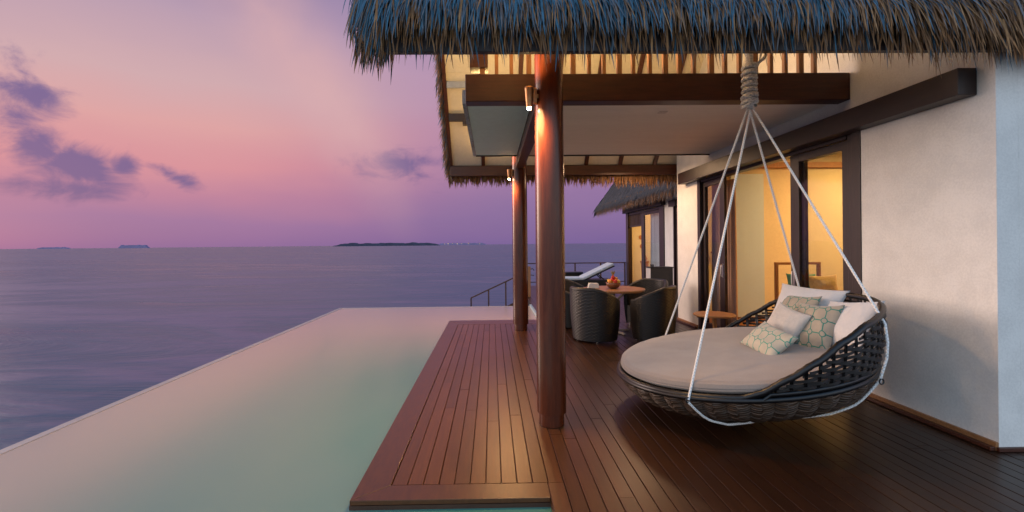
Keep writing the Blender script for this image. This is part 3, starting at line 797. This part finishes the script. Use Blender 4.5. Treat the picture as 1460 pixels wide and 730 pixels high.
# belly ropes under the basket
def belly(a0, a1):
    pts = []
    for j in range(49):
        t_ = j/48; azd = a0+(a1-a0)*t_; bow = sin(pi*t_)
        rr_ = 1.055-.50*bow**.8
        # height of the shell at that radius
        zz = -.02
        for (ra, za), (rb, zb) in zip(PR, PR[1:]):
            if rb <= min(rr_-.03, 1) <= ra: zz = za+(zb-za)*(ra-min(rr_-.03, 1))/(ra-rb)
        pts.append((rr_*cos(RAD(azd)), rr_*sin(RAD(azd)), zz-.022))
    uvtube('belly_rope', pts, .009, M['rope'], bed)
belly(-135, -57); belly(105, 24)
b = MB()
for azd, rr_, z_ in ((-135, 1.045, -.012), (-57, 1.07, -.02), (-52, 1.10, .372), (24, 1.08, .44), (105, 1.045, 0)):
    c_ = onrim(azd, rr_, z_)
    MB().tube([c_+Vector((.02*cos(t_), .02*cos(t_)*.3, .02*sin(t_))) for t_ in [k*pi/6 for k in range(12)]], .005, 6, closed=True).build('lashing', M['cableblack'], bed, smooth=True)
# rope binding: core strands, coil and loose turns
core = [loc(knot+Vector((0, 0, z_))) for z_ in (-.02, .15, .3, .42, .9, 1.35)]
uvtube('rope_core', spline(core, 8), .032, M['rope'], bed, 14)
coil = []
for k in range(0, 14*24):
    a = 2*pi*k/24; z_ = .015+.0265*k/24; rr_ = .052+.004*sin(k*.13)+(.006 if z_ < .1 else 0)
    coil.append(loc(knot+Vector((rr_*cos(a), rr_*sin(a), z_+.006*sin(a*.5)))))
uvtube('rope_binding', coil, .0145, M['rope'], bed)
for (zz, tl, rr_) in ((.02, .35, .058), (.06, -.35, .060), (.10, .3, .058)):
    pts = [loc(knot+Vector((rr_*cos(a), rr_*sin(a), zz+tl*.06*cos(a)))) for a in [k*pi/12 for k in range(25)]]
    uvtube('rope_binding', pts, .0145, M['rope'], bed)
lp = [loc(knot+Vector(p_)) for p_ in ((.04, -.03, .35), (.075, -.04, .40), (.12, -.02, .43), (.15, .0, .50), (.10, .03, .62))]
uvtube('rope_tail', spline(lp, 8), .014, M['rope'], bed)

# ------------------------------------------------------------------ pillows
def pillow(name, c, wd, hd, w_, h_, t_, mat, label, seed=0, group=None, pinch=.10):
    wd = Vector(wd).normalized(); hd = Vector(hd); hd = (hd-wd*hd.dot(wd)).normalized(); nd = wd.cross(hd)   # nd = back
    b = MB(); n = 26
    def side(sg):
        def fn(u, v):
            x, z_ = 2*u-1, 2*v-1
            e = (1-abs(x)**2.6)*(1-abs(z_)**2.6); th_ = t_*.5*max(0, e)**.55
            px_ = x*(1-pinch*(1-z_*z_)**1*abs(x)); pz_ = z_*(1-pinch*(1-x*x)*abs(z_))
            wr_ = .012*mn.noise((x*2.1+seed*3, z_*2.1, seed+sg))*(1 if e > .02 else 0) + .005*mn.noise((x*6, z_*6, seed*2+sg))*(e > .02)
            return (px_*w_/2, sg*(th_+wr_*min(1, e*3)), pz_*h_/2)
        return fn
    b.grid(side(-1), n, n); k0 = len(b.f); b.grid(side(1), n, n)
    b.f = b.f[:k0] + [f_[::-1] for f_ in b.f[k0:]]
    o = b.build(name, mat, None, smooth=True)
    mw = Matrix((wd, nd, hd)).transposed().to_4x4(); mw.translation = Vector(c); o.matrix_world = mw
    # weld the seam
    import bmesh
    bm = bmesh.new(); bm.from_mesh(o.data); bmesh.ops.remove_doubles(bm, verts=bm.verts, dist=.0008); bm.to_mesh(o.data); bm.free()
    return tag(o, label, 'pillow', group)
pillow('pillow', (3.00, 4.32, .87), (.35, -1, -.03), (.40, .25, .85), .66, .44, .16, M['white'], 'plain white pillow at the back of the daybed, behind the patterned ones', 1)
pillow('pillow', (2.93, 3.74, .80), (.0, -1, .12), (.45, .1, .85), .58, .46, .17, M['white'], 'plain white pillow leaning on the right end of the daybed by the rope', 2)
pillow('pillow', (2.86, 4.28, .80), (.1, -1, .05), (.45, .3, .85), .44, .44, .13, M['trellis'], 'green trellis pillow mostly hidden behind the square one in front of it', 3)
pillow('pillow', (2.78, 3.92, .745), (.18, -1, .08), (.42, .25, .88), .45, .47, .15, M['trellis'], 'large square beige pillow with green trellis print on the daybed', 4)
pillow('pillow', (2.62, 4.08, .72), (.12, -1, -.20), (.42, .25, .88), .38, .42, .13, M['cream'], 'small plain cream pillow between the two green trellis pillows', 5)
pillow('pillow', (2.385, 3.92, .645), (.02, -1, -.14), (.70, .25, .68), .46, .30, .13, M['trellis_small'], 'small oblong cream pillow with green trellis print lying lowest on the mattress', 6)

# ------------------------------------------------------------------ wicker tub chairs and table
def make_chair():
    t_ = empty('wicker_armchair', (0, 0, 0), 'x', 'armchair')
    # plan: U of radius .37 opening towards +Y
    def plan(s_):      # s in -1..1
        a = s_*RAD(128); r_ = .37
        x = r_*sin(a)*1.03; y = -r_*cos(a)*.98
        return Vector((x, y, 0)), a
    def height(s_):
        q = abs(s_); return .80-.20*(min(1, max(0, (q-.30)/.62))**1.15)
    def out(u, v):
        s_ = 2*u-1; p_, a = plan(s_); h = height(s_); z_ = .022+(h-.022)*v
        k = .90+.13*v**.8 + .03*sin(v*pi)
        return (p_.x*k, p_.y*k, z_)
    def inn(u, v):
        s_ = 2*u-1; p_, a = plan(s_); h = height(s_); z_ = .34+(h-.34)*v
        k = .78+.08*v
        return (p_.x*k, p_.y*k, z_)
    uvsurf('tub', out, 61, 22, lambda u, v: (u*1.7, v*.75), M['wicker'], t_)
    uvsurf('inner_back', inn, 61, 14, lambda u, v: (u*1.5, v*.45), M['wicker'], t_)
    top = [(Vector(out(k/60, 1))+Vector(inn(k/60, 1)))/2 for k in range(61)]
    MB().tube(top, .034, 10).build('armrest', M['wicker_rim'], t_, smooth=True)
    b = MB()
    for u in (0, 1):
        a_, b_ = Vector(out(u, 1)), Vector(inn(u, 1)); c_, d_ = Vector(out(u, 0)), Vector(inn(u, 0))
        b.quad(a_, b_, Vector((b_.x, b_.y, .05)), c_)
    xs = Vector(out(0, 0)).x
    b.box(-.25, .25, .165, .20, .05, .36); b.box(-.24, .24, -.18, .164, .30, .345)
    b.build('seat_base', M['wicker_rim'], t_)
    c_ = MB(); c_.grid(lambda u, v: (.255*v*cos(2*pi*u), -.02+.235*v*sin(2*pi*u), .35+.09*(max(0, 1-v**6))**.4), 32, 12, True)
    c_.build('seat_cushion', M['cream'], t_, smooth=True)
    for sx, sy in ((-.20, -.18), (.20, -.18), (-.22, .17), (.22, .17)):
        MB().lathe([(.014, 0.001), (.016, .05)], 10, (sx, sy, 0)).build('foot', M['steel'], t_, smooth=True)
    return t_
M['wicker_rim'] = plain('wicker_edge', (.009, .006, .0055), .45, 90, .4, .003, .6)
ch = make_chair()
spots = [((1.60, 7.10), (.80, .60), 'dark wicker armchair with its back turned, beside the large round post'),
         ((2.50, 7.12), (-.80, .60), 'dark wicker armchair nearest to the hanging daybed'),
         ((1.45, 8.30), (.70, -.62), 'dark wicker armchair beyond the table at left, nearly hidden by the post'),
         ((2.78, 8.22), (-.80, -.55), 'dark wicker armchair behind the table, in front of the dark cabinet')]
for i, ((x, y), (fx, fy), lab) in enumerate(spots):
    o = ch if i == 0 else copy_tree(ch)
    o.location = (x, y, .002); o.rotation_euler = (0, 0, atan2(fy, fx)-pi/2); o['label'] = lab; o['group'] = 'wicker armchairs round the teak table'

tb_ = empty('dining_table', (2.04, 7.66, 0), 'round teak dining table on a pale pedestal frame', 'table')
MB().lathe([(.49, .700), (.515, .706), (.520, .725), (.514, .738), (.505, .740)], 56).build('table_top', M['teak'], tb_)
b = MB().lathe([(.035, .03), (.035, .69)], 16)
for a in range(4):
    c_, s_ = cos(a*pi/2+.4), sin(a*pi/2+.4)
    b.bar((.03*c_, .03*s_, .03), (.30*c_, .30*s_, .018), .04, .025); b.bar((.02*c_, .02*s_, .50), (.30*c_, .30*s_, .69), .03, .025)
b.build('pedestal', plain('cream_metal', (.5, .42, .33), .5, 30, .05), tb_)
bw = empty('fruit_bowl', (2.03, 7.60, .741), 'dark wooden bowl of colourful fruit on the teak table', 'fruit bowl')
MB().lathe([(.045, 0), (.085, .02), (.115, .06), (.125, .105), (.118, .105), (.10, .06), (.05, .03)], 32).build('bowl', wood('bowl_wood', (.14, .05, .02), (.24, .09, .04), .35, (6, 6, 6)), bw, smooth=True)
fcols = {'red_fruit': (.55, .03, .02), 'orange_fruit': (.75, .24, .02), 'yellow_fruit': (.75, .50, .05), 'green_fruit': (.22, .34, .05)}
fm = {k: plain(k, v, .4, 20, .15) for k, v in fcols.items()}
fr_list = [('orange_fruit', -.06, -.04, .115, .04), ('red_fruit', .02, -.055, .12, .036), ('yellow_fruit', .075, -.02, .115, .036), ('red_fruit', .0, .02, .15, .04), ('orange_fruit', -.03, .05, .12, .038),
           ('green_fruit', .06, .05, .12, .034), ('yellow_fruit', -.07, .02, .13, .03), ('red_fruit', -.01, -.01, .19, .032), ('orange_fruit', .045, .0, .165, .032)]
for (nm, x, y, z, r_) in fr_list: MB().ball((x, y, z), r_, 14).build(nm[nm.index('_')+1:] and 'fruit', fm[nm], bw, smooth=True)
b = MB()
for k in range(9): 
    a = k*.7; b.bar((-.01, -.01, .20), (-.01+.035*cos(a), -.01+.035*sin(a), .275+.012*(k % 3)), .012, .003)
b.build('leaf_tuft', plain('leaf_green', (.30, .20, .05), .6, 20, .2), bw)
tx = MB(); tx.prism([(-.095, 0), (.095, 0), (.075, .085), (-.075, .085)], 'y', -.05, .05)
o = tx.build('napkin_box', M['paper'], bevel=.006); o.location = (1.72, 7.72, .742); tag(o, 'small tapered white box on the left of the teak table', 'box')

# small side table behind the daybed
st_ = empty('side_table', (3.10, 6.33, 0), 'small round teak side table on one leg behind the daybed', 'side table')
MB().lathe([(.245, .470), (.268, .476), (.272, .490), (.266, .500), (.26, .502)], 48).build('table_top', M['teak'], st_)
b = MB()
b.bar((0.02, 0, .02), (0.0, 0, .47), .045, .045); b.build('leg', M['teak'], st_, bevel=.004)
MB().lathe([(.16, .002), (.16, .012), (.03, .022)], 32).build('base_plate', M['steel'], st_)
b = MB().bar((-.24, 0, .462), (.24, 0, .462), .04, .016); b.build('cross_rail', M['teak'], st_)

# ------------------------------------------------------------------ post lamps
def lamp(x, y, z, label):
    e = empty('post_lamp', (x, y, z), label, 'lamp', 'copper lamps fixed to the veranda posts')
    MB().lathe([(.022, .02), (.024, .03), (.036, .17), (.036, .185), (.030, .185)], 24).build('shade', M['copper'], e, smooth=True)
    MB().box(.035, .062, -.03, .03, .05, .17).bar((.02, 0, .11), (.075, .01, .11), .03, .03).build('bracket', M['copper'], e, bevel=.003)
    MB().ball((0, 0, .012), .018, 14).build('bulb', M['bulb'], e, smooth=True)
    for (dz, en, sp, rot) in ((-.055, 92, 160, 0), (.27, 24, 165, pi)):
        l_ = bpy.data.lights.new('post_lamp_light', 'SPOT'); l_.energy = en; l_.color = (1, .56, .22); l_.shadow_soft_size = .13; l_.spot_size = RAD(sp); l_.spot_blend = .6
        lo = bpy.data.objects.new('post_lamp_light', l_); COL.objects.link(lo); lo.parent = e; lo.location = (-.05, -.05, dz); lo.rotation_euler = (rot, 0, 0)
    return e
lamp(.318, 3.73, 2.60, 'copper lamp on the near post, lit and shining down')
lamp(.318, 7.93, 2.62, 'copper lamp on the far post, lit and shining down')

# light hidden above the ceiling panel washes the soffit (the glow the photo shows above the beam)
def alight(name, loc_, size, en, col, rot=(0, 0, 0), sy=None):
    l_ = bpy.data.lights.new(name, 'AREA'); l_.energy = en; l_.color = col; l_.size = size
    if sy: l_.shape = 'RECTANGLE'; l_.size_y = sy
    o = bpy.data.objects.new(name, l_); COL.objects.link(o); o.location = loc_; o.rotation_euler = rot; return o
alight('cove_light', (.6, 5.2, 3.05), 1.6, 70, (1, .62, .22), (pi, 0, 0), .5)
alight('room_light', (6.7, 6.9, 3.1), 1.0, 95, (1, .56, .20), (0, 0, 0), 1.0)
alight('far_room_light', (6.4, 14.5, 3.1), 1.5, 60, (1, .58, .2))
alight('eave_light', (5.1, 3.14, 3.2), .3, 12, (1, .6, .25), (RAD(-35), 0, 0))
alight('veranda_fill', (2.6, 8.3, 2.90), .5, 20, (1, .62, .35))  # added fill above the dining corner, no fitting there

# ------------------------------------------------------------------ furniture inside the room
so_ = empty('wooden_armchair', (4.87, 6.9, 0), 'wooden framed seat inside the lit room behind the glass doors', 'armchair')
b = MB()
b.bar((-.34, .30, .0), (-.34, .30, 1.13), .045, .045, (0, 1, 0)).bar((.34, .30, .0), (.34, .30, 1.13), .045, .045, (0, 1, 0)).bar((-.365, .30, 1.15), (.365, .30, 1.15), .045, .04)
b.build('back_frame', M['slat'], so_, bevel=.004)
for x in (-.34, .34): MB().bar((x, -.35, 0), (x, -.35, .58), .05, .05, (0, 1, 0)).bar((x, -.38, .6), (x, .30, .6), .05, .04).build('arm_frame', M['slat'], so_, bevel=.004)
MB().box(-.31, .31, -.38, .27, .40, .60).build('seat', M['cream'], so_, bevel=.03)
pillow('cushion', (4.80, 7.00, .80), (1, -.4, .0), (.05, .3, .9), .40, .42, .14, M['green'], 'green cushion on the wooden seat inside the room', 8)
pillow('cushion', (5.00, 6.80, .79), (1, -.2, .04), (.0, .3, .9), .42, .42, .15, M['gold'], 'gold cushion on the wooden seat inside the room', 9)
sh_ = MB().box(-.16, .16, -.08, 0, 0, .03); o = sh_.build('wall_shelf', M['slat'], bevel=.003); o.location = (4.18, 8.325, 1.30); tag(o, 'small wooden shelf on the pale panel inside the room', 'shelf')

# ------------------------------------------------------------------ far wing of the villa
XF = 4.85
wing = empty('villa_wing', (XF, 14.5, 0), 'far wing of the villa with its own thatched roof and an open lit door', 'building')
wmw = Matrix.Translation((-XF, -14.5, 0))
def gp(mb, name, mat, par=None, **k):
    o = mb.build(name, mat, par or wing, **k)
    if par is None: o.matrix_parent_inverse = wmw
    return o
gp(MB().box(XF-.14, XF-.002, 12.62, 16.34, 2.55, 2.77), 'lintel_beam', M['frame'], bevel=.005)
gp(MB().box(XF-.03, XF+.10, 12.702, 13.05, 0, 2.548).box(XF-.03, XF+.10, 16.05, 16.298, 0, 2.548).box(XF-.0, XF+.1, 13.052, 16.048, 2.47, 2.546).box(XF, XF+.1, 13.052, 16.048, .002, .02), 'door_frame', M['frame'], bevel=.003)
d_ = gp(MB().box(XF+.01, XF+.06, 13.06, 13.16, .022, 2.465).box(XF+.01, XF+.06, 14.48, 14.74, .022, 2.465).box(XF+.012, XF+.058, 13.16, 14.48, 2.38, 2.463).box(XF+.012, XF+.058, 13.16, 14.48, .024, .12), 'sliding_door', M['frame'], bevel=.003)
MB().box(XF+.03, XF+.036, 13.155, 14.485, .118, 2.384).build('glass', M['glass'], d_)
curtain(13.18, 14.47, XF+.24, plain('sheer_curtain', (.55, .55, .58), .9, 60, .05, .003, .3), n=9, put=gp)
g = MB()
for k in range(9): g.box(XF+.02, XF+.06, 14.78+k*.14, 14.85+k*.14, 2.10, 2.467)
g.box(XF+.018, XF+.062, 14.745, 16.045, 2.05, 2.098)
gp(g, 'grille', M['darkbeam'])
gp(MB().box(XF-.02, XF+.10, 11.742, 11.80, 0, 2.6).box(XF-.02, XF+.10, 12.0, 12.058, 0, 2.6).box(XF+.02, XF+.06, 11.80, 12.0, 0, 2.6).box(XF-.12, XF-.021, 11.70, 12.12, 2.45, 2.62), 'narrow_door', M['frame'])
gp(MB().box(XF+.16, 7.4, 16.2, 16.355, 0, 3.2).box(7.4, 7.5, 12.3, 16.35, 0, 3.2).box(XF+.16, 7.4, 12.3, 12.4, 0, 3.2), 'room_wall', M['inside'])
gp(MB().box(XF+.155, 7.5, 12.3, 16.35, 3.21, 3.27), 'room_ceiling', M['insideceil'])
gp(MB().box(XF+.155, 7.5, 12.3, 16.35, -.04, -.003), 'room_floor', M['teak'])
for (x, z) in ((5.33, 1.70), (5.36, 1.38)):
    gp(MB().lathe([(.0, -.02), (.07, -.015), (.08, .0), (.0, .004)], 20), 'wall_ornament', M['copper']).matrix_local = Matrix.Translation((x-XF, 16.19-14.5, z)) @ Matrix.Rotation(RAD(90), 4, 'X')
sd = empty('wooden_stand', (5.25, 15.6, 0), 'tall wooden stand just inside the far lit door', 'stand')
MB().lathe([(.12, 0), (.10, .3), (.13, .8), (.15, .85), (.15, .88)], 20).build('column', M['slat'], sd, smooth=True)
MB().lathe([(.05, .88), (.10, .96), (.06, 1.04), (.02, 1.12)], 16).build('carving', M['slat'], sd, smooth=True)
# roof of the wing
ZE, XEv, TE = 2.84, 4.30, 1.35
gp(MB().prism([(XEv, ZE-.06), (XEv+3.6, ZE-.06+3.6*TE), (XEv+7.2, ZE-.06), (XEv+7.2, ZE+.12), (XEv+3.6, ZE+.2+3.6*TE), (XEv, ZE+.12)], 'y', 9.6, 18.5), 'roof', M['thatchbed'])
tw = MB(); tw2 = MB(); rnd = random.Random(21)
for i in range(15000):
    s_ = rnd.random()**1.6*2.3; y = U(9.5, 18.62)
    blade(tw, (XEv+.02+s_, y, ZE+.14+s_*TE+U(0, .05)), (-.6, U(-.22, .22)+(.3 if y > 18.3 else 0), -.6*TE), U(.22, .40), U(.012, .024), (-.8, 0, .6), curl=.35)
for i in range(3200):
    y = U(9.5, 18.62); blade(tw2 if rnd.random() < .6 else tw, (XEv+U(-.03, .10), y, ZE+.04+U(-.08, .12)), (-.2+U(-.2, .3), U(-.3, .3), -1), U(.14, .32), U(.018, .034), (-1, 0, .2), curl=.3)
for i in range(1800):
    s_ = rnd.random()*3.4; blade(tw, (XEv+s_, 18.5+U(-.05, .08), ZE+.06+s_*TE+U(-.1, .1)), (-.5+U(-.2, .2), U(0, .6), -1), U(.2, .4), U(.02, .04), (0, 1, .3), curl=.3)
gp(tw, 'thatch', thatchmat('faded_thatch', [(.03, .05, .065), (.10, .13, .155), (.07, .085, .10), (.20, .16, .12), (.14, .15, .16)])); gp(tw2, 'dry_thatch', M['thatchdry'])

# cabinet by the far wall
cb = empty('wicker_cabinet', (4.31, 11.66, 0), 'waist-high dark wicker cabinet against the white wall', 'cabinet')
MB().box(-.285, .285, -.16, .17, .01, .86).build('body', plain('dark_cabinet', (.022, .018, .016), .5, 80, .4, .003, .6), cb, bevel=.008)
MB().box(-.30, .30, -.175, .185, .862, .885).build('top', M['rim'], cb, bevel=.004)
MB().box(-.294, -.287, -.155, .165, .02, .85).build('side_panel', M['cream'], cb)
for dx in (-.22, -.17): MB().lathe([(.02, .886), (.022, .93), (.010, .955)], 12, (dx, 0, 0)).build('knob', M['cableblack'], cb, smooth=True)

# ------------------------------------------------------------------ sun deck: lounger, low table, railing, stairs
lg = empty('sun_lounger', (2.65, 14.0, 0), 'dark wicker sun lounger with white mattress and raised back', 'sun lounger')
MB().box(-1.05, 1.05, -.36, .36, .08, .40).build('base', M['wicker_rim'], lg, bevel=.02)
MB().box(-1.04, .12, -.34, .34, .402, .47).build('mattress', M['white'], lg, bevel=.025)
MB().bar((.10, 0, .44), (1.02, 0, .87), .68, .08).build('back_mattress', M['white'], lg, bevel=.025)
MB().bar((.12, 0, .385), (1.04, 0, .815), .70, .03).bar((.75, -.2, .40), (.55, -.2, .58), .03, .03).bar((.75, .2, .40), (.55, .2, .58), .03, .03).build('backrest', M['rim'], lg, bevel=.005)
lt = empty('low_table', (2.5, 15.2, 0), 'low dark wicker table behind the sun lounger', 'table')
MB().box(-.5, .5, -.25, .25, .50, .56).build('table_top', M['rim'], lt, bevel=.01)
MB().box(-.46, .46, -.22, .22, .02, .50).build('body', M['wicker_rim'], lt, bevel=.01)

rl = empty('railing', (3, 16.3, 0), 'dark slim railing along the far end of the sun deck', 'railing')
b = MB().bar((-1.95, 0, .80), (1.80, 0, .80), .06, .035); b.build('handrail', M['rail'], rl)
MB().bar((-1.95, 0, .13), (1.80, 0, .13), .035, .03).build('lower_rail', M['rail'], rl)
for x in (-1.93, -.9, -.02, .9, 1.77): MB().bar((x, 0, 0), (x, 0, .785), .045, .045, (0, 1, 0)).build('post', M['rail'], rl)
nw = empty('newel_post', (1.04, 13.0, 0), 'square wooden post with a small spout at the head of the sea stairs', 'post')
MB().box(-.06, .06, -.06, .06, 0, .86).build('shaft', M['slat'], nw, bevel=.006)
MB().tube([(.05, -.02, .78), (.12, -.05, .80), (.16, -.06, .74)], .012, 8).build('spout', M['metal'], nw)
MB().bar((.05, 0, .62), (.16, -.03, .60), .02, .02).build('tap', M['metal'], nw)
sr = empty('sea_stairs', (.2, 13.0, 0), 'dark handrail and steps going down from the deck to the sea', 'stairs')
sl_ = (.56+.025)/(.67+.61)
def sz(x): return (x-(-.61-.2))*sl_-.025
MB().bar((-.81, 0, sz(-.81)), (.75, 0, sz(.75)), .055, .035).build('handrail', M['rail'], sr)
MB().bar((-.81, 0, sz(-.81)-.72), (.75, 0, sz(.75)-.72), .04, .03).build('lower_rail', M['rail'], sr)
for x in (-.80, -.30, .19, .68): MB().bar((x, 0, sz(x)-.95), (x, 0, sz(x)-.01), .04, .04, (0, 1, 0)).build('post', M['rail'], sr)
b = MB().bar((-2.2, .05, sz(-2.2)-1.0), (.78, .05, sz(.78)-1.0), .05, .22).bar((-2.2, 1.0, sz(-2.2)-1.0), (.78, 1.0, sz(.78)-1.0), .05, .22)
b.build('stringer', M['rail'], sr)
for k in range(9):
    x = .6-.3*k; MB().box(x-.14, x+.14, .08, .97, sz(x)-.98, sz(x)-.94).build('step', M['rail'], sr)
